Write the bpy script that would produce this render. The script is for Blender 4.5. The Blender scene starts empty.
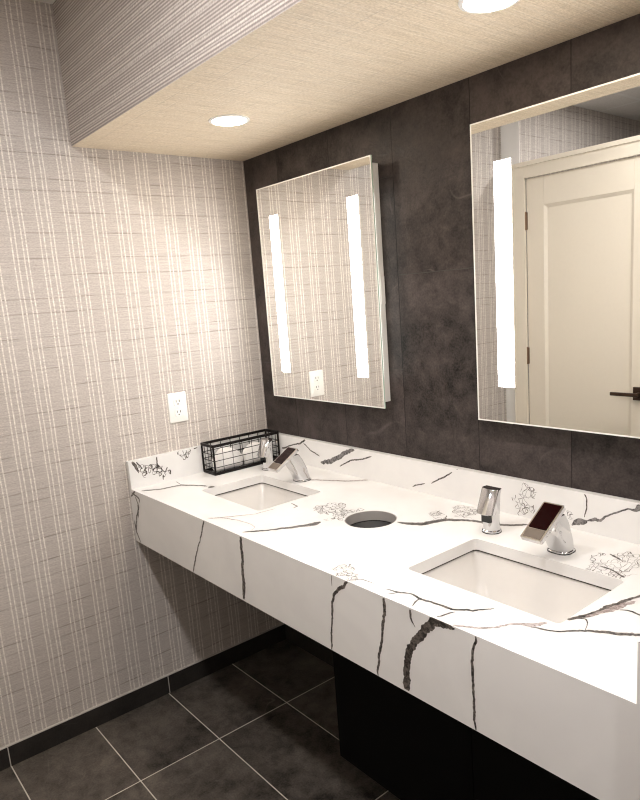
import bpy, bmesh, math, random
from mathutils import Vector, Matrix
S = bpy.context.scene
COL = S.collection
R = math.radians

# ---------------------------------------------------------------- materials
class NT:
    """small helper for writing node maths"""
    def __init__(s, name):
        s.m = bpy.data.materials.new(name); s.m.use_nodes = True
        s.t = s.m.node_tree; s.n = s.t.nodes; s.l = s.t.links
        s.b = s.n['Principled BSDF']; s.out = s.n['Material Output']
        s.tc = None
    def obj(s):
        if not s.tc: s.tc = s.n.new('ShaderNodeTexCoord')
        return s.tc.outputs['Object']
    def put(s, sock, v):
        if isinstance(v, bpy.types.NodeSocket): s.l.new(v, sock)
        else: sock.default_value = v
    def xyz(s):
        k = s.n.new('ShaderNodeSeparateXYZ'); s.l.new(s.obj(), k.inputs[0]); return list(k.outputs)
    def comb(s, a, b, c=0.0):
        k = s.n.new('ShaderNodeCombineXYZ')
        for i, v in enumerate((a, b, c)): s.put(k.inputs[i], v)
        return k.outputs[0]
    def math(s, op, a, b=0.0, c=0.0, clamp=False):
        k = s.n.new('ShaderNodeMath'); k.operation = op; k.use_clamp = clamp
        for i, v in enumerate((a, b, c)): s.put(k.inputs[i], v)
        return k.outputs[0]
    def line(s, c, period, off, half, soft=0.4):
        """1 on thin lines every `period`, else 0"""
        q = s.math('DIVIDE', s.math('SUBTRACT', c, off), period)
        d = s.math('MULTIPLY', s.math('ABSOLUTE', s.math('SUBTRACT', q, s.math('ROUND', q))), period)
        k = s.n.new('ShaderNodeMapRange'); k.interpolation_type = 'SMOOTHSTEP'
        for i, v in enumerate((d, half * (1 - soft), half * (1 + soft), 1.0, 0.0)): s.put(k.inputs[i], v)
        return k.outputs[0]
    def noise(s, vec, scale, detail=3.0, rough=0.55, dist=0.0):
        k = s.n.new('ShaderNodeTexNoise'); s.put(k.inputs['Vector'], vec)
        k.inputs['Scale'].default_value = scale; k.inputs['Detail'].default_value = detail
        k.inputs['Roughness'].default_value = rough; k.inputs['Distortion'].default_value = dist
        return k.outputs['Fac']
    def rng(s, v, a, b, c, d):
        k = s.n.new('ShaderNodeMapRange')
        for i, x in enumerate((v, a, b, c, d)): s.put(k.inputs[i], x)
        return k.outputs[0]
    def mix(s, f, a, b):
        k = s.n.new('ShaderNodeMix'); k.data_type = 'RGBA'
        s.put(k.inputs[0], f)
        for i, v in ((6, a), (7, b)):
            s.put(k.inputs[i], v if isinstance(v, bpy.types.NodeSocket) else (*v, 1.0))
        return k.outputs[2]
    def bump(s, h, strength=0.3, dist=0.001):
        k = s.n.new('ShaderNodeBump'); s.put(k.inputs['Height'], h)
        k.inputs['Strength'].default_value = strength; k.inputs['Distance'].default_value = dist
        s.l.new(k.outputs[0], s.b.inputs['Normal'])
    def set(s, **kw):
        for k, v in kw.items():
            i = s.b.inputs[k.replace('_', ' ')]
            if isinstance(v, bpy.types.NodeSocket): s.l.new(v, i)
            elif isinstance(v, tuple) and len(v) == 3: i.default_value = (*v, 1.0)
            else: i.default_value = v
        return s.m

def plain(name, col, rough=0.5, metal=0.0, **kw):
    n = NT(name)
    f = n.noise(n.obj(), 60.0, 2.0)
    c = n.mix(n.rng(f, 0.3, 0.7, 0.0, 1.0), tuple(x * 0.993 for x in col), tuple(min(1, x * 1.007) for x in col))
    return n.set(Base_Color=c, Roughness=rough, Metallic=metal, **kw)

def glow(name, col, strength):
    n = NT(name)
    return n.set(Base_Color=(0.8, 0.8, 0.8), Emission_Color=col, Emission_Strength=strength)

PER = 0.0905
def wallpaper(name, strand, cross, weave=False, under=False):
    """woven vinyl: pale double strands along `cross`, fine dark threads along `strand`"""
    n = NT(name); ax = n.xyz()
    A = ax['xyz'.index(strand)]; B = ax['xyz'.index(cross)]
    wob = n.math('MULTIPLY', n.math('SUBTRACT', n.noise(n.comb(A, n.math('MULTIPLY', B, 2.0)), 4.0, 1.0), 0.5), 0.004)
    A2 = n.math('ADD', A, wob)
    s = None
    for o in (-0.912, -0.899, -0.879, -0.867):
        k = n.line(A2, PER, o, 0.0021, 0.6)
        s = k if s is None else n.math('MAXIMUM', s, k)
    dash = n.rng(n.noise(n.comb(n.math('MULTIPLY', A, 40.0), n.math('MULTIPLY', B, 170.0)), 1.0, 2.0), 0.38, 0.62, 0.30, 1.0)
    s = n.math('MULTIPLY', s, dash)
    d = None
    B2 = n.math('ADD', B, n.math('MULTIPLY', n.math('SUBTRACT', n.noise(n.comb(n.math('MULTIPLY', A, 3.0), n.math('MULTIPLY', B, 0.5)), 2.0, 1.0), 0.5), 0.006))
    for o in (0.389, 0.425, 0.504, 0.552, 0.626, 0.682, 0.763, 0.828):
        k = n.line(B2, 0.508, o, 0.0019, 0.6)
        d = k if d is None else n.math('MAXIMUM', d, k)
    dn = n.rng(n.noise(n.comb(n.math('MULTIPLY', A, 9.0), n.math('MULTIPLY', B, 60.0)), 1.0, 2.0), 0.36, 0.62, 0.1, 1.0)
    d = n.math('MULTIPLY', d, dn)
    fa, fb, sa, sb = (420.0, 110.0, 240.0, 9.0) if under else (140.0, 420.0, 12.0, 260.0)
    fine = n.noise(n.comb(n.math('MULTIPLY', A, fa), n.math('MULTIPLY', B, fb)), 1.0, 2.0, 0.6)
    slub = n.noise(n.comb(n.math('MULTIPLY', A, sa), n.math('MULTIPLY', B, sb)), 1.0, 2.0, 0.5)
    wv = n.math('ADD', n.math('MULTIPLY', fine, 0.6), n.math('MULTIPLY', slub, 0.4))
    lo, hi = ((0.52, 0.42, 0.295), (0.84, 0.72, 0.56)) if under else ((0.35, 0.31, 0.285), (0.60, 0.545, 0.505))  # underside is creamier: the warm glow on it is put into the paper colour
    base = n.mix(n.rng(wv, 0.33, 0.67, 0.0, 1.0), lo, hi)
    h = n.math('ADD', n.math('MULTIPLY', wv, 0.5), s)
    if weave:
        w = n.line(A, 0.0079, 0.0, 0.0021, 0.5)
        base = n.mix(n.math('MULTIPLY', w, 0.72), base, (0.15, 0.12, 0.115))
        h = n.math('SUBTRACT', h, n.math('MULTIPLY', w, 0.4))
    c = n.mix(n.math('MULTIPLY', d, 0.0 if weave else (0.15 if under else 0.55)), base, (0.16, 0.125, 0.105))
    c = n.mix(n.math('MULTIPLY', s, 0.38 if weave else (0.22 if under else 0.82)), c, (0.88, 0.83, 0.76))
    n.bump(n.math('SUBTRACT', h, n.math('MULTIPLY', d, 0.6)), 0.5, 0.0012)
    return n.set(Base_Color=c, Roughness=0.62)

def slate(name, u, v, pu, pv, ou, ov, stagger, dark, light, grout_u, grout_v, gw=0.0011, rough=0.5, spec=0.22):
    """dark slate-look porcelain in a grid"""
    n = NT(name); ax = n.xyz()
    U = ax['xyz'.index(u)]; Vv = ax['xyz'.index(v)]
    col = n.math('FLOOR', n.math('DIVIDE', n.math('SUBTRACT', U, ou), pu))
    odd = n.math('ABSOLUTE', n.math('MODULO', col, 2.0))
    V2 = n.math('ADD', Vv, n.math('MULTIPLY', odd, stagger)) if stagger else Vv
    row = n.math('FLOOR', n.math('DIVIDE', n.math('SUBTRACT', V2, ov), pv))
    wn = n.n.new('ShaderNodeTexWhiteNoise'); wn.noise_dimensions = '2D'
    n.l.new(n.comb(col, row), wn.inputs['Vector'])
    rv = wn.outputs['Value']
    P = n.n.new('ShaderNodeVectorMath'); P.operation = 'ADD'
    n.l.new(n.obj(), P.inputs[0]); n.l.new(n.comb(n.math('MULTIPLY', rv, 7.0), n.math('MULTIPLY', rv, 3.0)), P.inputs[1])
    vec = P.outputs[0]
    big = n.noise(vec, 4.5, 5.0, 0.6, 0.6); mid = n.noise(vec, 22.0, 6.0, 0.65, 0.4); fin = n.noise(vec, 160.0, 3.0, 0.6)
    t = n.math('ADD', n.math('MULTIPLY', big, 0.40), n.math('ADD', n.math('MULTIPLY', mid, 0.38), n.math('MULTIPLY', fin, 0.22)))
    t = n.math('ADD', t, n.math('MULTIPLY', n.math('SUBTRACT', rv, 0.5), 0.10))
    c = n.mix(n.rng(t, 0.36, 0.64, 0.0, 1.0), dark, light)
    # pale hairline cleft marks
    rn = n.noise(vec, 2.0, 1.5, 0.45, 0.7)
    ridge = n.rng(n.math('ABSOLUTE', n.math('SUBTRACT', rn, 0.47)), 0.0, 0.0045, 1.0, 0.0)
    ridge = n.math('MULTIPLY', ridge, n.rng(n.noise(vec, 5.0, 2.0), 0.54, 0.70, 0.0, 0.24))
    c = n.mix(ridge, c, tuple(min(1, x * 2.6 + 0.05) for x in light))
    gu = n.line(U, pu, ou, gw, 0.3); gv = n.line(V2, pv, ov, gw, 0.3)
    c = n.mix(gu, c, grout_u); c = n.mix(gv, c, grout_v)
    g = n.math('MAXIMUM', gu, gv)
    h = n.math('SUBTRACT', n.math('ADD', n.math('MULTIPLY', mid, 0.9), n.math('ADD', n.math('MULTIPLY', fin, 0.25), n.math('MULTIPLY', ridge, 0.3))), n.math('MULTIPLY', g, 0.7))
    n.bump(h, 0.55, 0.004)
    return n.set(Base_Color=c, Roughness=n.rng(mid, 0.3, 0.7, rough - 0.08, rough + 0.12), Specular_IOR_Level=spec)

M = {}
M['paper_left'] = wallpaper('woven_wallpaper_vertical', 'y', 'z')
M['paper_end'] = wallpaper('woven_wallpaper_end', 'x', 'z')
M['paper_front'] = wallpaper('woven_wallpaper_sideways', 'z', 'x', True)
M['paper_under_lit'] = wallpaper('woven_wallpaper_under_lit', 'x', 'y', False, True)
M['tile_wall'] = slate('slate_wall_tile', 'x', 'z', 0.3005, 0.6, 0.222, 0.959, 0.3, (0.0085, 0.0072, 0.0062), (0.088, 0.070, 0.0655), (0.003, 0.003, 0.003), (0.055, 0.05, 0.046))
M['tile_floor'] = slate('slate_floor_tile', 'x', 'y', 0.6, 0.2955, 0.404, 0.003, 0, (0.011, 0.009, 0.0075), (0.150, 0.128, 0.110), (0.62, 0.58, 0.52), (0.62, 0.58, 0.52), 0.0019, 0.42)
M['tile_base_left'] = slate('slate_base_left', 'y', 'z', 0.597, 5.0, -0.583, -2.0, 0, (0.013, 0.0115, 0.0105), (0.036, 0.031, 0.028), (0.5, 0.46, 0.42), (0.2, 0.2, 0.2), 0.0016)
M['tile_base_back'] = slate('slate_base_back', 'x', 'z', 0.6, 5.0, 0.404, -2.0, 0, (0.013, 0.0115, 0.0105), (0.036, 0.031, 0.028), (0.5, 0.46, 0.42), (0.2, 0.2, 0.2), 0.0016)
M['white_trim'] = plain('white_trim_paint', (0.82, 0.80, 0.78), 0.4)
M['cream'] = plain('cream_door_paint', (0.80, 0.73, 0.62), 0.35)
M['wall_paint'] = plain('pale_wall_paint', (0.74, 0.71, 0.67), 0.7)

def quartz():
    n = NT('white_quartz')
    f = n.noise(n.obj(), 3.0, 4.0, 0.6, 0.5)
    c = n.mix(n.rng(f, 0.35, 0.65, 0.0, 1.0), (0.745, 0.735, 0.73), (0.82, 0.81, 0.80))
    return n.set(Base_Color=c, Roughness=0.24)
M['quartz'] = quartz()
def vein(name, a, b):
    n = NT(name)
    f = n.noise(n.obj(), 95.0, 5.0, 0.75, 0.5)
    return n.set(Base_Color=n.mix(n.rng(f, 0.42, 0.60, 0.0, 1.0), a, b), Roughness=0.35)
M['vein'] = vein('charcoal_vein', (0.010, 0.008, 0.0075), (0.17, 0.145, 0.13))
M['vein_pale'] = vein('mauve_grey_vein', (0.20, 0.155, 0.145), (0.46, 0.40, 0.385))
M['vein_grey'] = vein('grey_vein', (0.055, 0.05, 0.05), (0.24, 0.225, 0.22))
M['porcelain'] = plain('white_porcelain', (0.70, 0.675, 0.65), 0.12)
M['chrome'] = plain('polished_chrome', (0.66, 0.66, 0.67), 0.05, 1.0)
M['steel'] = plain('brushed_steel', (0.36, 0.345, 0.33), 0.22, 1.0)
M['nozzle'] = plain('brushed_nickel', (0.13, 0.105, 0.085), 0.6, 0.0, Specular_IOR_Level=0.2)
M['sleeve'] = plain('grey_sleeve', (0.34, 0.32, 0.305), 0.45)
M['shadow_line'] = plain('dark_shadow_line', (0.035, 0.025, 0.02), 0.7)
M['screen'] = plain('dark_red_glass', (0.0085, 0.0006, 0.001), 0.05, IOR=1.22)
M['black_gloss'] = plain('black_sensor_glass', (0.006, 0.006, 0.006), 0.08)
M['black_wire'] = plain('black_powder_coat', (0.008, 0.006, 0.0055), 0.45, Specular_IOR_Level=0.2)
M['black_panel'] = plain('black_laminate', (0.003, 0.003, 0.003), 0.8, Specular_IOR_Level=0.1)
M['black_bag'] = plain('black_bin_plastic', (0.01, 0.01, 0.01), 0.5)
M['tissue'] = plain('white_paper', (0.84, 0.82, 0.80), 0.85)
M['kraft'] = plain('brown_card', (0.20, 0.095, 0.06), 0.8)
M['plastic'] = plain('white_plastic', (0.86, 0.85, 0.82), 0.3)
M['slot'] = plain('dark_slot', (0.02, 0.018, 0.016), 0.6)
M['chassis'] = plain('pale_grey_enamel', (0.88, 0.86, 0.84), 0.45)
M['bronze'] = plain('oil_rubbed_bronze', (0.075, 0.045, 0.03), 0.35, 0.7)
M['hinge'] = plain('aged_bronze', (0.22, 0.14, 0.09), 0.4, 0.6)
M['glass_edge'] = plain('green_glass_edge', (0.50, 0.64, 0.55), 0.15)
M['mirror'] = NT('silvered_mirror').set(Base_Color=(0.92, 0.92, 0.90), Metallic=1.0, Roughness=0.0)
M['led'] = glow('led_diffuser', (1.0, 0.985, 0.955), 11.5)
M['led_side'] = glow('led_side_glow', (1.0, 0.97, 0.92), 1.3)
M['lamp'] = glow('downlight_diffuser', (1.0, 0.87, 0.71), 54.0)
M['room_fill_lamp'] = glow('room_fill_diffuser', (1.0, 0.975, 0.955), 165.0)
M['rear_fill_lamp'] = glow('rear_fill_diffuser', (1.0, 0.975, 0.955), 190.0)

def ceiling_mat():
    n = NT('acoustic_ceiling_tile'); x, y, z = n.xyz()
    f = n.noise(n.obj(), 90.0, 4.0, 0.7)
    c = n.mix(n.rng(f, 0.35, 0.65, 0.0, 1.0), (0.70, 0.68, 0.65), (0.80, 0.78, 0.75))
    g = n.math('MAXIMUM', n.line(x, 0.61, 0.385, 0.012, 0.1), n.line(y, 0.61, -2.63, 0.012, 0.1))
    c = n.mix(g, c, (0.80, 0.79, 0.77))
    n.bump(n.math('ADD', f, g), 0.4, 0.003)
    return n.set(Base_Color=c, Roughness=0.85)
M['ceiling'] = ceiling_mat()

# ---------------------------------------------------------------- mesh helpers
def obj(name, bm, mats, parent=None, smooth=None, bevel=0.0, loc=(0, 0, 0), recalc=True):
    if recalc: bmesh.ops.recalc_face_normals(bm, faces=bm.faces)
    me = bpy.data.meshes.new(name); bm.to_mesh(me); bm.free()
    for m in (mats if isinstance(mats, (list, tuple)) else [mats]): me.materials.append(m)
    o = bpy.data.objects.new(name, me); COL.objects.link(o); o.location = loc
    if parent: o.parent = parent
    if smooth is not None:
        me.polygons.foreach_set('use_smooth', [True] * len(me.polygons))
        me.set_sharp_from_angle(angle=R(smooth))
    if bevel:
        b = o.modifiers.new('bevel', 'BEVEL'); b.width = bevel; b.segments = 2; b.limit_method = 'ANGLE'; b.angle_limit = R(40)
    return o

def thing(name, label, cat, loc=(0, 0, 0), group=None, rot=0.0):
    o = bpy.data.objects.new(name, None); COL.objects.link(o); o.location = loc; o.rotation_euler.z = rot
    o.empty_display_size = 0.05
    return tag(o, label, cat, group)
def tag(o, label, cat, group=None):
    o['label'] = label; o['category'] = cat
    if group: o['group'] = group
    return o
def struct(o): o['kind'] = 'structure'; return o

def box(bm, x0, x1, y0, y1, z0, z1, mi=0, mat=None):
    vs = [bm.verts.new(p) for p in ((x0,y0,z0),(x1,y0,z0),(x1,y1,z0),(x0,y1,z0),(x0,y0,z1),(x1,y0,z1),(x1,y1,z1),(x0,y1,z1))]
    if mat is not None: bmesh.ops.transform(bm, matrix=mat, verts=vs)
    for f in ((0,3,2,1),(4,5,6,7),(0,1,5,4),(1,2,6,5),(2,3,7,6),(3,0,4,7)):
        bm.faces.new([vs[i] for i in f]).material_index = mi
    return vs
def boxes(*a):
    bm = bmesh.new()
    for b in a: box(bm, *b)
    return bm
def loft(bm, rings, cap0=True, cap1=True, mi=0):
    L = [[bm.verts.new(p) for p in r] for r in rings]; n = len(L[0])
    for a, b in zip(L, L[1:]):
        for i in range(n): bm.faces.new((a[i], a[(i+1) % n], b[(i+1) % n], b[i])).material_index = mi
    if cap0: bm.faces.new(L[0][::-1]).material_index = mi
    if cap1: bm.faces.new(L[-1]).material_index = mi
    return L
def rrect(hx, hy, r, n=6, cx=0, cy=0):
    pts = []
    for k, (sx, sy) in enumerate(((1,1),(-1,1),(-1,-1),(1,-1))):
        for i in range(n):
            a = R(90 * k + 90 * i / (n - 1))
            pts.append((cx + sx*(hx-r) + r*math.cos(a), cy + sy*(hy-r) + r*math.sin(a)))
    return pts
def circ(r, n=32, cx=0, cy=0, z=0): return [(cx + r*math.cos(2*math.pi*i/n), cy + r*math.sin(2*math.pi*i/n), z) for i in range(n)]
def tube(bm, pts, r, n=6, closed=False):
    P = [Vector(p) for p in pts]; rings = []
    m = len(P)
    for i, p in enumerate(P):
        a = P[(i-1) % m] if (closed or i) else p; b = P[(i+1) % m] if (closed or i < m-1) else p
        t = (b - a).normalized()
        u = t.cross(Vector((0,0,1)) if abs(t.z) < 0.9 else Vector((1,0,0))).normalized(); v = t.cross(u)
        rings.append([p + r*(math.cos(2*math.pi*k/n)*u + math.sin(2*math.pi*k/n)*v) for k in range(n)])
    if closed: rings.append(rings[0])
    loft(bm, rings, not closed, not closed)
    if closed: bmesh.ops.remove_doubles(bm, verts=bm.verts, dist=1e-6)

# ---------------------------------------------------------------- room
ZS, DS, ZC = 2.058, 0.676, 2.49
XR = 1.927
YD = -1.80
XM = 3.7
struct(obj('floor', boxes((-0.1, XM, -4.2, 0.0, -0.1, 0.0)), M['tile_floor']))
struct(obj('ceiling', boxes((-0.1, XM, -4.2, 0.1, ZC, ZC+0.1)), M['ceiling']))
struct(obj('wall_left', boxes((-0.1, 0.0, YD, 0.1, 0.0, ZC)), M['paper_left']))
struct(obj('wall_back', boxes((0.0, XM, 0.0, 0.1, 0.0, ZC)), M['tile_wall']))
struct(obj('wall_right', boxes((XR, XM, -0.66, 0.0, 0.0, ZC)), M['paper_front']))
struct(obj('wall_side', boxes((XM, XM+0.1, -4.2, 0.1, 0.0, ZC)), M['wall_paint']))
struct(obj('wall_left_rear', boxes((-0.1, 0.126, -4.2, YD-0.004, 0.0, ZC)), M['paper_left']))
struct(obj('trim_1', boxes((0.010, 0.126, YD-0.004, YD, 0.0, ZC)), M['white_trim'], bevel=0.001))
struct(obj('wall_rear', boxes((-0.1, XM, -4.3, -4.2, 0.0, ZC)), M['paper_end']))
# the dropped soffit over the vanity: wallpaper turned sideways on its face
bm = bmesh.new()
box(bm, 0.0, XR, -DS, 0.0, ZS, ZC)
for f in bm.faces:
    if f.calc_center_median().z < ZS + 0.001: f.material_index = 1
struct(obj('trim_2', bm, [M['paper_front'], M['paper_under_lit']]))
# the wall holding the door, its head open above
DX0, DX1, DZ = 0.162, 0.862, 2.05
bm = boxes((0.126, DX0, YD-0.11, YD-0.004, 0, 2.135), (DX1, 1.25, YD-0.11, YD-0.004, 0, 2.135),
           (DX0, DX1, YD-0.11, YD-0.004, DZ, 2.135), (1.25, XM, YD-0.11, YD-0.004, 0, ZC))
struct(obj('wall_front', bm, M['paper_end']))
# baseboards of the same tile, with a pale sealant line along the top
M['caulk'] = plain('pale_sealant', (0.5, 0.46, 0.43), 0.7)
def base_strip(y0):
    bm = bmesh.new(); box(bm, 0.0, 0.010, y0, -0.010, 0.0, 0.0735); box(bm, 0.0, 0.009, y0, -0.010, 0.0735, 0.0765, 1); return bm
struct(obj('baseboard_left', base_strip(YD), [M['tile_base_left'], M['caulk']]))
struct(obj('baseboard_back', boxes((0.0, XR, -0.010, 0.0, 0.0, 0.0735)), M['tile_base_back'], bevel=0.001))

# door with casing
cas = bmesh.new()
for x0, x1, z0, z1 in ((0.086, DX0, 0.0, 2.137), (DX1, DX1+0.076, 0.0, 2.137), (DX0, DX1, DZ+0.004, 2.137)):
    box(cas, x0, x1, YD, YD+0.014, z0, z1)
for x0, x1, z0, z1 in ((0.086, 0.088, 0.0, 2.137), (DX1+0.054, DX1+0.076, 0.0, 2.137), (0.108, DX1+0.054, 2.115, 2.137)):
    box(cas, x0, x1, YD+0.014, YD+0.022, z0, z1)
struct(obj('trim_3', cas, M['cream'], bevel=0.003))
door = boxes((DX0+0.003, DX1-0.003, YD-0.050, YD-0.012, 0.008, DZ))
# raise the stiles and rails so that the two panels are recessed
fr = bmesh.new()
yb, yf = YD-0.012, YD-0.002
xa, xb = DX0+0.003, DX1-0.003; pa, pb = xa+0.105, xb-0.105
for q in ((xa, pa, 0.008, DZ), (pb, xb, 0.008, DZ), (pa, pb, 1.905, DZ), (pa, pb, 0.008, 0.22)):
    box(fr, q[0], q[1], yb, yf, q[2], q[3])
mold = bmesh.new()
def sticking(bm, x0, x1, z0, z1, w, y0, y1):
    o = [(x0,z0),(x1,z0),(x1,z1),(x0,z1)]; i = [(x0+w,z0+w),(x1-w,z0+w),(x1-w,z1-w),(x0+w,z1-w)]
    a = [bm.verts.new((x, y1, z)) for x, z in o]; b = [bm.verts.new((x, y0, z)) for x, z in i]
    c = [bm.verts.new((x, y0, z)) for x, z in o]
    for k in range(4):
        j = (k+1) % 4
        bm.faces.new((a[k], a[j], b[j], b[k])); bm.faces.new((c[k], c[j], a[j], a[k]))
sticking(mold, pa, pb, 0.22, 1.905, 0.016, yb+0.0005, yf)
d = struct(obj('door_1', door, M['cream']))
obj('door_frame_rails', fr, M['cream'], d, bevel=0.0015)
obj('panel_moulding', mold, M['cream'], d)
for z in (1.834, 1.106, 0.30):
    bm = boxes((DX0-0.008, DX0+0.010, YD-0.001, YD+0.003, z-0.045, z+0.045))
    tube(bm, [(DX0+0.001, YD+0.005, z-0.048), (DX0+0.001, YD+0.005, z+0.048)], 0.006, 10)
    obj('hinge', bm, M['hinge'], d)
bm = boxes((0.767, 0.833, YD-0.002, YD+0.008, 0.897, 0.963))
tube(bm, [(0.800, YD+0.008, 0.93), (0.800, YD+0.055, 0.93)], 0.010, 12)
obj('handle_rose', bm, M['bronze'], d, bevel=0.002)
bm = boxes((0.672, 0.812, YD+0.045, YD+0.057, 0.921, 0.939))
obj('door_lever', bm, M['bronze'], d, bevel=0.003)

# ---------------------------------------------------------------- countertop
H, CD, AP, SPL = 0.86, 0.634, 0.204, 0.105
T = 0.02
SINKS = [(0.440, -0.345, 0.184), (1.487, -0.364, 0.202)]
SHY, SR = 0.129, 0.012
HOLE = (0.958, -0.303, 0.077)
VEINS = [('apron',0,[(564,864,6.8),(517,780,6.6),(484,731,6.7),(448,657,6.8)]),('apron',0,[(771,865,11.4),(773,812,13.5),(764,747,14.2),(762,704,16.3),(753,657,10.5)]),('apron',0,[(1235,862,7.0),(1204,836,9.7),(1181,813,9.5),(1170,788,8.2),(1163,746,7.2),(1153,657,6.0)]),('apron',0,[(1176,862,2.5),(1173,830,2.6)]),('apron',0,[(1352,861,9.9),(1352,818,9.4),(1340,760,8.0),(1326,714,8.1),(1320,657,5.9)]),('apron',0,[(1429,860,7.7),(1432,836,6.0),(1443,821,3.4)]),('apron',0,[(1549,857,7.0),(1524,856,20.6),(1495,852,20.9),(1470,824,20.1),(1436,783,18.9),(1413,742,19.4),(1409,707,18.4),(1408,657,23.9)]),('apron',0,[(1597,859,7.9),(1594,820,6.9),(1591,777,7.0),(1590,729,6.2),(1591,693,6.6),(1593,657,5.5)]),('apron',0,[(57,864,9.3),(5,831,9.1)]),('apron',0,[(17,848,6.6),(82,836,7.8),(82,822,11.2)]),('apron',0,[(63,817,8.6),(49,758,8.7)]),('apron',0,[(11,738,11.4),(7,700,11.6)]),('apron',0,[(47,837,9.6),(67,802,9.1),(36,755,7.7),(14,697,9.9),(39,657,9.1)]),('top',0,[(67,-615,11.9),(111,-568,12.4),(118,-528,12.3),(124,-484,12.6),(174,-455,10.4),(224,-431,10.0)]),('top',0,[(240,-438,26.0),(248,-416,26.0)]),('top',0,[(61,-474,3.9),(124,-484,3.6)]),('top',0,[(750,-614,8.3),(772,-584,11.0),(795,-553,10.3),(824,-512,13.6),(846,-465,18.8),(862,-436,24.1),(861,-413,13.8)]),('top',1,[(554,-617,5.6),(590,-584,5.1),(647,-565,3.9),(713,-560,3.1),(744,-567,1.8),(757,-589,2.9)]),('top',1,[(561,-614,4.9),(604,-553,5.0),(640,-496,4.9),(646,-425,4.5)]),('top',0,[(642,-360,5.7),(689,-366,5.6)]),('top',0,[(689,-386,6.3),(683,-362,6.5)]),('top',0,[(1038,-274,9.5),(1081,-255,18.9),(1108,-239,23.6),(1113,-208,22.3),(1134,-173,18.2),(1173,-145,14.7),(1216,-125,14.1),(1280,-108,14.2),(1333,-67,11.7)]),('top',0,[(1230,-622,3.9),(1250,-605,3.4),(1293,-602,2.8)]),('top',0,[(1325,-605,4.3),(1358,-599,6.3),(1386,-584,5.6),(1425,-590,7.6),(1457,-582,6.4),(1502,-581,7.5),(1534,-559,7.7),(1561,-523,5.0)]),('top',0,[(1347,-623,4.4),(1362,-599,4.3)]),('top',0,[(1415,-585,4.4),(1420,-607,4.0),(1429,-625,3.6)]),('top',0,[(1497,-627,5.1),(1510,-586,5.1)]),('top',1,[(1542,-631,5.7),(1587,-608,6.2),(1607,-584,7.5),(1623,-550,7.7),(1650,-532,13.8),(1667,-503,7.1)]),('top',0,[(1612,-575,2.0),(1624,-547,3.1),(1653,-530,5.6),(1665,-504,3.4)]),('top',0,[(1644,-540,3.4),(1677,-531,5.4),(1705,-517,5.7),(1737,-485,6.8),(1773,-461,11.8),(1802,-442,9.5),(1844,-415,7.4)]),('top',0,[(1700,-453,4.4),(1714,-440,4.0),(1726,-456,2.0),(1737,-485,1.9)]),('top',0,[(1687,-479,3.7),(1700,-439,11.6),(1717,-403,13.1),(1730,-359,16.4),(1735,-317,9.6),(1743,-282,6.8),(1765,-218,5.4)]),('top',1,[(1709,-435,6.6),(1722,-403,10.2),(1736,-359,14.4),(1745,-311,8.8)]),('top',0,[(1743,-365,5.6),(1759,-356,5.5),(1781,-361,5.0),(1820,-361,5.2)]),('top',1,[(460,-155,10.9),(544,-109,11.0),(607,-69,11.5),(661,1,11.4)]),('top',0,[(1592,-117,6.4),(1626,-135,6.5)]),('top',0,[(1609,-195,6.4),(1640,-199,5.3),(1679,-221,4.7)]),('back',0,[(127,907,8.2),(200,930,5.0),(257,945,8.0),(306,970,8.1)]),('back',0,[(277,948,5.7),(320,924,5.1),(375,908,4.9)]),('back',2,[(378,884,11.8),(441,897,18.8),(502,926,17.1),(563,957,14.7),(591,968,7.2)]),('back',0,[(492,885,5.3),(559,917,5.2),(625,932,5.2),(669,949,4.9)]),('back',0,[(861,872,4.7),(876,882,4.5),(916,894,4.4)]),('back',0,[(944,899,4.1),(991,927,5.6),(1032,950,4.3)]),('back',0,[(1050,961,3.8),(1075,970,3.9)]),('back',0,[(1467,968,4.2),(1478,951,4.1),(1478,926,3.7),(1472,899,3.9)]),('back',2,[(1436,869,7.4),(1452,884,20.9),(1478,892,16.3)]),('back',2,[(1478,891,5.4),(1500,901,10.8),(1512,898,7.6),(1529,915,4.8),(1561,932,4.7),(1589,948,4.7),(1601,945,7.7),(1616,956,18.7),(1674,993,11.4)]),('left',0,[(-622,965,10.9),(-605,941,12.9),(-596,915,3.7)]),('left',0,[(-602,958,7.3),(-584,930,5.2)]),('left',0,[(-521,965,5.9),(-524,935,6.0),(-511,914,3.8),(-494,895,3.2),(-501,889,3.4)]),('left',0,[(-365,961,8.6),(-350,965,8.4)])]
CLUSTERS = [('top',[835,-322],[62,49],[70,-59],68,26,2.4),('top',[1094,-160],[24,19],[29,-33],32,22,2.0),('top',[1128,-82],[30,23],[42,-53],36,22,1.9),('top',[1188,-602],[31,27],[35,-31],52,20,1.8),('top',[1634,-174],[49,42],[44,-85],68,40,1.5),('back',[1290,911],[44,8],[-1,-47],52,26,1.7),('back',[1430,897],[12,2],[0,-16],16,16,1.5),('left',[-532,908],[65,-15],[-4,-34],40,20,3.6),('left',[-406,954],[36,-7],[-2,-22],20,16,3.6)]

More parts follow.
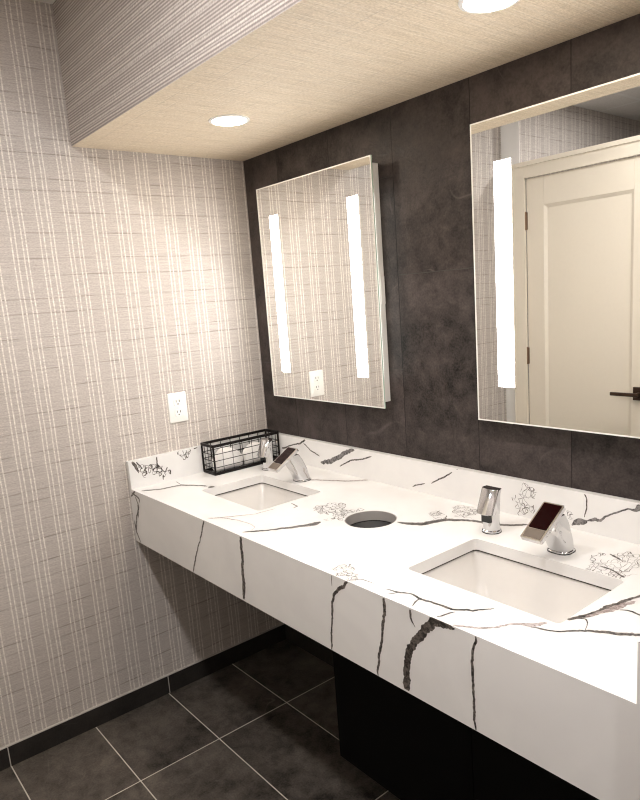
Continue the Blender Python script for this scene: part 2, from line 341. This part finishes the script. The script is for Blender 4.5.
rnd = random.Random(11)
OFFS = {'apron': lambda a, b: (a, -CD - 0.0003, min(b, H)), 'top': lambda a, b: (a, b, H + 0.0003),
        'back': lambda a, b: (a, -T - 0.0003, b), 'left': lambda a, b: (T + 0.0003, b if False else a, b)}
LIM = {'apron': (0.002, XR-0.002, H-AP+0.001, H), 'top': (T, XR-T, -CD+0.001, -T), 'back': (T, XR-T, H, H+SPL-0.001), 'left': (-CD+0.001, -T, H, H+SPL-0.001)}
def blocked(surf, a, b):
    l = LIM[surf]
    if not (l[0] <= a <= l[1] and l[2] <= b <= l[3]): return True
    if surf == 'top':
        for cx, cy, SHX in SINKS:
            if abs(a-cx) < SHX+0.002 and abs(b-cy) < SHY+0.002: return True
        if math.hypot(a-HOLE[0], b-HOLE[1]) < HOLE[2]+0.004: return True
    return False
def ribbon(bm, surf, pts, mi, jag=1.0, step=0.004):
    """a broken mineral vein: a thin jagged strip lying in the face of the slab; pts = (a, b, width) in metres"""
    P = []
    for (a0, b0, w0), (a1, b1, w1) in zip(pts, pts[1:]):
        n = max(1, int(math.hypot(a1-a0, b1-b0) / step))
        for k in range(n):
            t = k / n; P.append((a0+(a1-a0)*t, b0+(b1-b0)*t, w0+(w1-w0)*t))
    P.append(pts[-1])
    # ease the corners a little
    for _ in range(2):
        P = [P[0]] + [tuple((P[i-1][c] + 2*P[i][c] + P[i+1][c]) / 4 for c in range(3)) for i in range(1, len(P)-1)] + [P[-1]]
    m = len(P); prev = None; drift = 0.0; wl = wr = 0.9
    dz = rnd.uniform(0, 0.00012)
    for i, (a, b, w) in enumerate(P):
        q0 = P[max(i-1, 0)]; q1 = P[min(i+1, m-1)]
        dx, dy = q1[0]-q0[0], q1[1]-q0[1]; L = math.hypot(dx, dy) or 1
        nx, ny = -dy/L, dx/L
        drift = drift*0.82 + rnd.gauss(0, 1)*min(0.10*w, 0.0011)*jag
        e = min(i, m-1-i); tap = min(1.0, 0.45 + 0.2*e)
        lo = 0.55 if w < 0.012 else 0.72; wl = wl*0.65 + 0.35*rnd.uniform(lo, 1.25); wr = wr*0.65 + 0.35*rnd.uniform(lo, 1.25)
        hl = w*0.5*tap*wl*rnd.uniform(0.92, 1.08); hr = w*0.5*tap*wr*rnd.uniform(0.92, 1.08)
        if blocked(surf, a+nx*drift, b+ny*drift): prev = None; continue
        f = OFFS[surf]
        cl = lambda p, q: (min(max(p, LIM[surf][0]), LIM[surf][1]), min(max(q, LIM[surf][2]), LIM[surf][3]))
        A = Vector(f(*cl(a+nx*(drift+hl), b+ny*(drift+hl)))); B = Vector(f(*cl(a+nx*(drift-hr), b+ny*(drift-hr))))
        o = {'apron': Vector((0,-dz,0)), 'top': Vector((0,0,dz)), 'back': Vector((0,-dz,0)), 'left': Vector((dz,0,0))}[surf]
        cur = (bm.verts.new(A+o), bm.verts.new(B+o))
        if prev: bm.faces.new((prev[0], prev[1], cur[1], cur[0])).material_index = mi
        prev = cur
def veins_on(bm, surf):
    for s, col, pts in VEINS:
        if s == surf: ribbon(bm, s, [(a/1000, b/1000, w/1000*(1.08 if surf == 'top' else 1.0)) for a, b, w in pts], 1 + col)
    for s, c, e1, e2, n, ln, wd0 in CLUSTERS:
        if s != surf: continue
        la, lb = math.hypot(*e1), math.hypot(*e2)
        nu = max(4, int(round(2*la/11.0))); nv = max(4, int(round(2*lb/11.0)))
        nu, nv = min(nu, 13), min(nv, 13)
        ph = [rnd.uniform(0, 6.283) for _ in range(3)]
        node = {}
        for i in range(nu+1):
            for j in range(nv+1):
                u = -1 + 2*(i + 0.5*(j % 2) + rnd.uniform(-.42, .42))/nu; v = -1 + 2*(j + rnd.uniform(-.42, .42))/nv
                an = math.atan2(v, u); lim = 1.02 + 0.16*math.sin(2*an+ph[0]) + 0.14*math.sin(5*an+ph[1])
                if math.hypot(u, v) < lim and math.sin(3.1*u+ph[2])*math.sin(3.7*v+ph[1]) > -0.8:
                    node[i, j] = ((c[0] + e1[0]*u + e2[0]*v)/1000, (c[1] + e1[1]*u + e2[1]*v)/1000)
        for (i, j), p in node.items():
            for q in ((i+1, j), (i + (j % 2), j+1), (i + (j % 2) - 1, j+1)):
                if q in node and rnd.random() < 0.66:
                    g = node[q]; L = math.hypot(g[0]-p[0], g[1]-p[1])
                    wd = wd0*0.001*rnd.choice((0.6, 0.8, 1.0, 1.7))
                    mid = ((p[0]+g[0])/2 + rnd.gauss(0, .22)*L, (p[1]+g[1])/2 + rnd.gauss(0, .22)*L)
                    ribbon(bm, s, [(*p, wd), (*mid, wd*rnd.uniform(.7, 1.5)), (*g, wd*.8)], 1, 0.3, 0.0025)
QM = [M['quartz'], M['vein'], M['vein_pale'], M['vein_grey']]

ct = thing('countertop', 'long white quartz vanity countertop with dark crackled veins and deep front apron', 'countertop', (0, 0, 0))
# slab: top face with two sink cut-outs and a round drop hole, mitred at the front
bm = bmesh.new()
outer_t = [(0.0, -CD), (XR, -CD), (XR, -0.0005), (0.0, -0.0005)]
outer_b = [(0.0, -CD+0.03), (XR, -CD+0.03), (XR, -0.0005), (0.0, -0.0005)]
loops = [(outer_t, outer_b)]
for cx, cy, SHX in SINKS:
    q = rrect(SHX, SHY, SR, 6, cx, cy); loops.append((q, q))
q = [(p[0], p[1]) for p in circ(HOLE[2], 40, HOLE[0], HOLE[1])]; loops.append((q, q))
te, be = [], []
for lt, lb in loops:
    a = [bm.verts.new((x, y, H)) for x, y in lt]; b = [bm.verts.new((x, y, H-0.03)) for x, y in lb]
    n = len(a)
    for i in range(n):
        j = (i+1) % n
        bm.faces.new((a[i], a[j], b[j], b[i]))
        te.append(bm.edges.get((a[i], a[j]))); be.append(bm.edges.get((b[i], b[j])))
bmesh.ops.triangle_fill(bm, edges=te, use_beauty=True)
bmesh.ops.triangle_fill(bm, edges=be, use_beauty=True)
bmesh.ops.recalc_face_normals(bm, faces=bm.faces)
veins_on(bm, 'top')
obj('slab', bm, QM, ct, recalc=False)
# apron (mitred under the slab edge)
bm = bmesh.new()
pr = [(-CD, H), (-CD, H-AP), (-CD+0.021, H-AP), (-CD+0.021, H-0.0215)]
loft(bm, [[(x, y, z) for y, z in pr] for x in (0.0, XR)])
bmesh.ops.recalc_face_normals(bm, faces=bm.faces)
veins_on(bm, 'apron')
obj('apron', bm, QM, ct, recalc=False)
bm = boxes((T, XR-T, -T, -0.0005, H, H+SPL)); bmesh.ops.recalc_face_normals(bm, faces=bm.faces); veins_on(bm, 'back')
obj('backsplash', bm, QM, ct, recalc=False)
bm = boxes((0.0005, T, -CD, -0.0005, H, H+SPL)); bmesh.ops.recalc_face_normals(bm, faces=bm.faces); veins_on(bm, 'left')
obj('side_splash', bm, QM, ct, recalc=False)
bm = boxes((XR-T, XR-0.0005, -CD, -0.0005, H, H+SPL))
obj('side_splash', bm, QM, ct)

# sinks
def sink(cx, cy, SHX, label):
    k = (SHX + 0.006) / 0.196
    t = thing('undermount_sink', label, 'sink', (cx, cy, H-0.03), 'undermount sinks')
    bm = bmesh.new()
    sec = [(0.212, 0.150, 0.03, -0.0036), (0.196, 0.1350, 0.016, -0.0036), (0.1945, 0.1335, 0.017, -0.006), (0.188, 0.127, 0.019, -0.024), (0.166, 0.108, 0.022, -0.074), (0.150, 0.095, 0.03, -0.107),
           (0.138, 0.082, 0.045, -0.120), (0.120, 0.066, 0.045, -0.129), (0.08, 0.04, 0.03, -0.133), (0.024, 0.024, 0.0239, -0.136)]
    loft(bm, [[(x, y, z) for x, y in rrect(hx*k, hy, r, 7)] for hx, hy, r, z in sec], False, False)
    o = obj('basin', bm, M['porcelain'], t, smooth=50)
    s = o.modifiers.new('solid', 'SOLIDIFY'); s.thickness = 0.007; s.offset = -1
    # make sure normals look up into the bowl
    up = sum(p.normal.z for p in o.data.polygons)
    if up < 0: o.data.flip_normals()
    bm = bmesh.new()  # dark ring standing in for the shadow gap between stone and basin
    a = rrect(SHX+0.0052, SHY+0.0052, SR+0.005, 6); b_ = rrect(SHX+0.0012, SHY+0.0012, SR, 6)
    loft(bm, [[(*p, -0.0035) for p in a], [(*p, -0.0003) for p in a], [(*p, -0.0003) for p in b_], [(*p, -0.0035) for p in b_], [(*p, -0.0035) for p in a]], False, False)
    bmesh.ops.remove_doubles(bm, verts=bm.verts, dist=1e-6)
    o = obj('shadow_line', bm, M['shadow_line'], t); o['label'] = 'dark brown line standing in for the shadow gap under the stone edge'
    bm = bmesh.new()
    loft(bm, [circ(r, 28, 0, 0, z) for r, z in ((0.0265, -0.1362), (0.0265, -0.1335), (0.022, -0.1325), (0.017, -0.136), (0.006, -0.137))])
    obj('drain', bm, M['chrome'], t, smooth=40)
    return t
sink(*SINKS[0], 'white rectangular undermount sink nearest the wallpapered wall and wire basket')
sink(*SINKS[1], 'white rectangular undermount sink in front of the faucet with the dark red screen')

# waste drop hole
t = thing('waste_chute', 'black waste chute inside the round hole cut through the countertop between the sinks', 'waste chute', (HOLE[0], HOLE[1], H-0.3))
bm = bmesh.new(); r = HOLE[2]-0.002
loft(bm, [circ(rr, 40, 0, 0, z) for rr, z in ((r+0.014, 0.2695), (r, 0.2695), (r, 0.262), (r+0.014, 0.262), (r+0.014, 0.2695))], False, False)
bmesh.ops.remove_doubles(bm, verts=bm.verts, dist=1e-6)
obj('flange', bm, M['steel'], t, smooth=40)
bm = bmesh.new()
loft(bm, [circ(rr, 40, 0, 0, z) for rr, z in ((HOLE[2]-0.0004, 0.2705), (HOLE[2]-0.0004, 0.2990), (HOLE[2]-0.0022, 0.2990), (HOLE[2]-0.0022, 0.2705), (HOLE[2]-0.0004, 0.2705))], False, False)
bmesh.ops.remove_doubles(bm, verts=bm.verts, dist=1e-6)
o = obj('sleeve', bm, M['sleeve'], t, smooth=40); o['label'] = 'grey sleeve lining the hole'
bm = bmesh.new()
loft(bm, [circ(rr, 40, 0, 0, z) for rr, z in ((r-0.003, -0.05), (r-0.0012, 0.268))], True, False)
o = obj('bin_liner', bm, M['black_bag'], t, smooth=40, recalc=False); ss = o.modifiers.new('solid', 'SOLIDIFY'); ss.thickness = 0.0008; ss.offset = -1

# black cabinet under the counter, set back
CX0, CY = 0.858, -0.405
t = thing('vanity_base_cabinet', 'plain black cabinet set back in shadow beneath the white countertop', 'cabinet', (CX0, 0, 0))
w = XR - CX0 - 0.001
obj('side_panel', boxes((0, 0.018, CY+0.02, -0.011, 0.078, 0.66)), M['black_panel'], t, bevel=0.001)
obj('bottom_panel', boxes((0.018, w, CY+0.02, -0.011, 0.078, 0.096)), M['black_panel'], t)
obj('toe_kick', boxes((0.03, w, CY+0.07, CY+0.088, 0.0, 0.078)), M['black_panel'], t)
for a, b in ((0.0, w/2-0.001), (w/2+0.001, w)):
    obj('door', boxes((a, b, CY, CY+0.019, 0.078, 0.66)), M['black_panel'], t, bevel=0.0015)

# ---------------------------------------------------------------- faucets and soap dispensers
def column(bm, secs, n=5):
    """secs: (z, centre_y, half_x, half_y, corner radius)"""
    loft(bm, [[(x, y, z) for x, y in rrect(hx, hy, min(r, hx*.999, hy*.999), n+2, 0, cy)] for z, cy, hx, hy, r in secs])
def slab_frame(c, d):
    """matrix with local X = across, Y = along d (in the y-z plane), Z = up out of the face"""
    Y = Vector((0, d[0], d[1])).normalized(); X = Vector((-1, 0, 0)); Z = X.cross(Y)
    if Z.z < 0: X = -X; Z = X.cross(Y)
    m = Matrix((X, Y, Z)).transposed().to_4x4(); m.translation = Vector(c); return m
def faucet(x, y, label, rot=0.0):
    t = thing('touchless_faucet', label, 'faucet', (x, y, H), 'touchless faucets', rot)
    bm = bmesh.new()
    column(bm, [(0.0, 0.0, 0.0300, 0.0290, 0.022), (0.005, 0.0, 0.0300, 0.0290, 0.022), (0.0065, -0.001, 0.0272, 0.0262, 0.019), (0.03, -0.010, 0.0268, 0.027, 0.012),
                (0.06, -0.024, 0.0262, 0.0285, 0.009), (0.085, -0.036, 0.0262, 0.028, 0.007), (0.1035, -0.044, 0.0262, 0.021, 0.006)])
    obj('body', bm, M['chrome'], t, smooth=35)
    bm = bmesh.new(); loft(bm, [[(*p, z) for p in rrect(0.0308, 0.0298, 0.0225, 7)] for z in (0.0002, 0.0022)])
    o = obj('gasket', bm, M['black_gloss'], t); o['label'] = 'thin black gasket ring at the foot'
    # tilted head: top back edge (y -.03, z .128) to tip (y -.13, z .068)
    mt = slab_frame((0, -0.080, 0.098), (-0.10, -0.060))
    hl = 0.0585
    bm = bmesh.new()
    loft(bm, [[tuple(mt @ Vector((px, py, z))) for px, py in rrect(0.0285-i, hl-i, 0.004, 5)] for z, i in ((-0.014, 0.003), (-0.011, 0.0), (-0.0015, 0.0), (0.0, 0.0015))])
    obj('head', bm, M['chrome'], t, smooth=35)
    def plate(name, y0, y1, hx, m, z0, z1):
        bm = bmesh.new()
        loft(bm, [[tuple(mt @ Vector((px, py, z))) for px, py in rrect(hx-i, (y1-y0)/2-i, 0.002, 4, 0, (y0+y1)/2)] for z, i in ((z0, 0), (z1, 0.0006))])
        return obj(name, bm, m, t, smooth=30)
    o = plate('display_screen', -hl+0.004, 0.026, 0.0240, M['screen'], -0.001, 0.0008)
    o['label'] = 'black display with a dark red tint'
    o = plate('nozzle_plate', 0.0265, hl-0.004, 0.0240, M['nozzle'], -0.001, 0.0006)
    o['label'] = 'brushed grey-brown plate'
    plate('aerator', 0.036, 0.052, 0.016, M['black_gloss'], -0.0165, -0.0135)
    return t
def soap(x, y, label, rot=0.0):
    t = thing('soap_dispenser', label, 'soap dispenser', (x, y, H), 'soap dispensers', rot)
    bm = bmesh.new()
    column(bm, [(0.0, 0.0, 0.0258, 0.0250, 0.0249), (0.006, 0.0, 0.0258, 0.0250, 0.0249), (0.008, 0.0, 0.0228, 0.0222, 0.0221), (0.03, -0.001, 0.0215, 0.0215, 0.0205),
                (0.06, -0.002, 0.0222, 0.0205, 0.0165), (0.095, 0.000, 0.0232, 0.017, 0.012), (0.119, 0.003, 0.0238, 0.0135, 0.008)], 7)
    obj('body', bm, M['chrome'], t, smooth=40)
    bm = bmesh.new(); loft(bm, [[(*p, z) for p in rrect(0.0266, 0.0258, 0.0256, 9)] for z in (0.0002, 0.0022)])
    o = obj('gasket', bm, M['black_gloss'], t); o['label'] = 'thin black gasket ring at the foot'
    # convex leaning front plate
    bm = bmesh.new(); rings = []
    for z, cy, g in ((0.056, -0.0265, 0.0), (0.0575, -0.0265, 0.0015), (0.118, -0.0005, 0.0015), (0.1205, 0.0002, 0.0)):
        ring = []
        for k in range(15):
            a = R(-90 + 180*k/14)
            ring.append(((0.0252+g)*math.sin(a), cy - (0.0125+g)*math.cos(a), z))
        ring += [(0.0240, cy+0.014, z), (-0.0240, cy+0.014, z)]
        rings.append(ring)
    loft(bm, rings)
    obj('head', bm, M['chrome'], t, smooth=40)
    bm = bmesh.new()
    mt = Matrix.Translation((0, -0.0215, 0.0420))
    loft(bm, [[tuple(mt @ Vector((px, py, pz))) for px, pz in rrect(0.0150, 0.0110, 0.003, 5)] for py in (0.006, -0.0022)])
    o = obj('sensor_window', bm, M['black_gloss'], t, smooth=30); o['label'] = 'black sensor window'
    return t
faucet(0.447, -0.165, 'angled chrome touchless faucet at the sink beside the wire basket')
faucet(1.495, -0.168, 'angled chrome touchless faucet with dark red screen at the sink under the right mirror')
soap(0.205, -0.148, 'small chrome soap dispenser standing beside the black wire basket')
soap(1.287, -0.166, 'small chrome soap dispenser left of the faucet with the dark red screen')

# ---------------------------------------------------------------- wire basket with folded paper
BX0, BX1, BY0, BY1, BH = 0.0225, 0.121, -0.338, -0.024, 0.120
t = thing('wire_basket', 'black wire basket on the countertop in the wallpapered corner', 'basket', ((BX0+BX1)/2, (BY0+BY1)/2, H))
hx, hy = (BX1-BX0)/2, (BY1-BY0)/2
def band(z0, z1, th, ins):
    bm = bmesh.new()
    a = rrect(hx-ins, hy-ins, 0.006, 4); b = rrect(hx-ins-th, hy-ins-th, 0.004, 4)
    loft(bm, [[(*p, z0) for p in a], [(*p, z1) for p in a], [(*p, z1) for p in b], [(*p, z0) for p in b], [(*p, z0) for p in a]], False, False)
    bmesh.ops.remove_doubles(bm, verts=bm.verts, dist=1e-6)
    return bm
obj('top_rim', band(BH-0.010, BH, 0.007, 0.0), M['black_wire'], t)
obj('base_frame', band(0.0, 0.011, 0.006, 0.002), M['black_wire'], t)
bm = bmesh.new(); r = 0.0016
NL, NW = 7, 4
for k in range(1, NL):
    y = -hy + 2*hy*k/NL
    tube(bm, [(-hx+.004, y, BH-.004), (-hx+.006, y, .003), (hx-.006, y, .003), (hx-.004, y, BH-.004)], r, 5)
for k in range(1, NW):
    x = -hx + 2*hx*k/NW
    tube(bm, [(x, -hy+.004, BH-.004), (x, -hy+.006, .003), (x, hy-.006, .003), (x, hy-.004, BH-.004)], r, 5)
for z in (0.030, 0.056, 0.082):
    tube(bm, [(*p, z) for p in rrect(hx-.004, hy-.004, 0.004, 3)], r, 5, True)
obj('wire_grid', bm, M['black_wire'], t)
for sx in (-1, 1):
    for sy in (-1, 1):
        bm = bmesh.new(); tube(bm, [(sx*(hx-.005), sy*(hy-.005), 0.002), (sx*(hx-.005), sy*(hy-.005), BH-.004)], 0.0040, 8)
        obj('corner_post', bm, M['black_wire'], t)
def bundle(y0, y1, h, label, seed):
    rb = random.Random(seed)
    bm = bmesh.new(); n = 9; rings = []
    L = y1 - y0
    for k in range(n):
        f = k/(n-1); e = math.sin(math.pi*min(max(f, 0.04), 0.96))**0.35
        ww = 0.037*e*rb.uniform(.94, 1.0); hh = h*e*rb.uniform(.93, 1.0)
        rings.append([(px, y0 + L*f, pz + hh/2) for px, pz in rrect(ww, hh/2, min(ww, hh/2)*0.75, 6)])
    loft(bm, rings)
    o = obj('paper_towel_bundle', bm, M['tissue'], None, smooth=60, loc=((BX0+BX1)/2, (BY0+BY1)/2, H+0.0048))
    ss = o.modifiers.new('sub', 'SUBSURF'); ss.levels = 1; ss.render_levels = 2
    tag(o, label, 'paper towels', 'rolled towels in the basket'); return o
bundle(-0.136, -0.004, 0.090, 'white rolled paper bundle in the near end of the black wire basket', 1)
bundle(0.000, 0.138, 0.082, 'white rolled paper bundle in the far end of the black wire basket', 2)

# ---------------------------------------------------------------- mirrors
def mirror(x0, label):
    MW, ZB, ZT, YF = 0.630, 1.1355, 1.922, -0.06
    t = thing('lighted_mirror', label, 'mirror', (x0, 0, ZB), 'backlit wall mirrors')
    h = ZT - ZB
    bm = bmesh.new()
    vs = box(bm, 0, MW, YF, YF+0.005, 0, h)
    for f in bm.faces:
        if f.normal.y == 0 and abs(f.calc_center_median().y - YF) < 1e-6: f.material_index = 0
        f.material_index = 0 if abs(f.calc_center_median().y - YF) < 1e-6 else 1
    obj('mirror_glass', bm, [M['mirror'], M['glass_edge']], t)
    # polished bevel line round the glass
    bm = bmesh.new(); e = 0.0035
    for q in ((0, MW, 0, e), (0, MW, h-e, h), (0, e, e, h-e), (MW-e, MW, e, h-e)):
        box(bm, q[0], q[1], YF-0.0006, YF-0.0001, q[2], q[3])
    obj('polished_edge', bm, M['plastic'], t)
    for bx in (0.0720, 0.5095):
        bm = boxes((bx, bx+0.051, YF-0.0012, YF-0.0002, 0.099, 0.680))
        o = obj('light_strip', bm, M['led'], t); o['label'] = 'bright white vertical LED strip'
    obj('chassis', boxes((0.030, MW-0.030, -0.0250, -0.0005, 0.014, h-0.014)), M['chassis'], t, bevel=0.0015)
    for s in (0.0305, MW-0.0435):
        obj('side_light', boxes((s, s+0.013, YF+0.0052, -0.0251, 0.097, 0.682)), M['led_side'], t)
        for z0, z1 in ((0.014, 0.0965), (0.6825, h-0.014)):
            obj('spacer', boxes((s+0.0005, s+0.0125, YF+0.0052, -0.0251, z0, z1)), M['slot'], t)
    bm = boxes((MW-0.030, MW-0.0270, -0.020, -0.002, 0.335, 0.425)); obj('release_latch', bm, M['chassis'], t, bevel=0.001)
    return t
mirror(0.160, 'lighted rectangular mirror nearest the wallpapered wall, reflecting the outlet')
mirror(1.170, 'lighted rectangular mirror over the right sink, reflecting the cream door')

# ---------------------------------------------------------------- outlet
t = thing('wall_outlet', 'white duplex outlet on the patterned wallpaper above the wire basket', 'outlet', (0, -0.4035, 1.130))
bm = bmesh.new()
loft(bm, [[(x, y, z) for y, z in rrect(0.0385-i, 0.0575-i, 0.004, 5)] for x, i in ((0.0002, 0), (0.004, 0.0003), (0.0058, 0.003))])
obj('cover_plate', bm, M['plastic'], t, smooth=30)
for dz in (0.0205, -0.0205):
    bm = bmesh.new()
    loft(bm, [[(x, y, z+dz) for y, z in rrect(0.0165-i, 0.0142-i, 0.008, 6)] for x, i in ((0.0055, 0), (0.0078, 0.0006))])
    s = obj('socket', bm, M['plastic'], t, smooth=30)
    for yy, w_ in ((-0.0065, 0.0011), (0.0065, 0.0014)):
        obj('slot', boxes((0.0070, 0.0080, yy-w_, yy+w_, dz+0.0005, dz+0.0095)), M['slot'], s)
    bm = bmesh.new()
    loft(bm, [[(x, 0.0027*math.cos(a*0.5236), dz-0.0065+0.0027*math.sin(a*0.5236)) for a in range(12)] for x in (0.0070, 0.0080)])
    obj('slot', bm, M['slot'], s)
bm = bmesh.new()
loft(bm, [[(x, 0.003*math.cos(a*0.5236), 0.003*math.sin(a*0.5236)) for a in range(12)] for x in (0.0055, 0.0066)])
obj('screw', bm, M['plastic'], t)

# ---------------------------------------------------------------- downlights
def downlight(x, y, z, label, cat, group, lamp, r=0.052):
    t = thing('recessed_downlight', label, cat, (x, y, z), group)
    bm = bmesh.new()
    loft(bm, [circ(a, 40, 0, 0, b) for a, b in ((r+0.011, -0.0002), (r+0.010, -0.003), (r+0.002, -0.0048), (r, -0.0035), (r, -0.0002))], False, False)
    obj('trim_ring', bm, M['plastic'], t, smooth=40)
    bm = bmesh.new()
    loft(bm, [circ(a, 40, 0, 0, b) for a, b in ((r-0.0005, -0.0004), (r-0.0005, -0.0030), (r*0.6, -0.0036))])
    obj('diffuser', bm, lamp, t, smooth=40)
    return t
downlight(0.497, -0.367, ZS, 'round glowing downlight in the papered soffit above the left sink', 'downlight', 'soffit downlights', M['lamp'])
downlight(1.462, -0.357, ZS, 'round glowing downlight cut by the top edge of the picture', 'downlight', 'soffit downlights', M['lamp'])
for x, y in ((1.15, -1.25), (2.2, -1.25), (3.1, -1.25), (0.85, -2.15)):  # unseen ceiling lamps added for fill, the last one behind the door wall
    downlight(x, y, ZC, 'round fill downlight added in the room ceiling out of view', 'downlight', 'added fill downlights', M['room_fill_lamp'] if y > YD else M['rear_fill_lamp'], 0.06)

# ---------------------------------------------------------------- world, camera
w = bpy.data.worlds.new('world'); S.world = w; w.use_nodes = True
w.node_tree.nodes['Background'].inputs[0].default_value = (0.9, 0.9, 1.0, 1); w.node_tree.nodes['Background'].inputs[1].default_value = 0.02
cam = bpy.data.cameras.new('camera'); co = bpy.data.objects.new('camera', cam); COL.objects.link(co)
cam.sensor_width = 36.0; cam.sensor_fit = 'AUTO'
cam.lens = 664.68 / 800 * 36.0
cam.shift_x = (320 - 332.78) / 800; cam.shift_y = (425.15 - 400) / 800
cam.clip_start = 0.02
rot = ((0.6414129977, 0.7640138362, -0.0698013214), (0.1010227853, -0.1742998509, -0.9794967886), (-0.7605154589, 0.6212104475, -0.1889809956))
m = Matrix((rot[0], tuple(-v for v in rot[1]), tuple(-v for v in rot[2]))).transposed().to_4x4()
m.translation = Vector((2.3412, -1.5506, 1.5056))
co.matrix_world = m
S.camera = co
S.cycles.filter_width = 1.15
S.view_settings.view_transform = 'Standard'; S.view_settings.look = 'None'
S.view_settings.exposure = 1.1; S.view_settings.gamma = 1.0; S.view_settings.use_curve_mapping = False
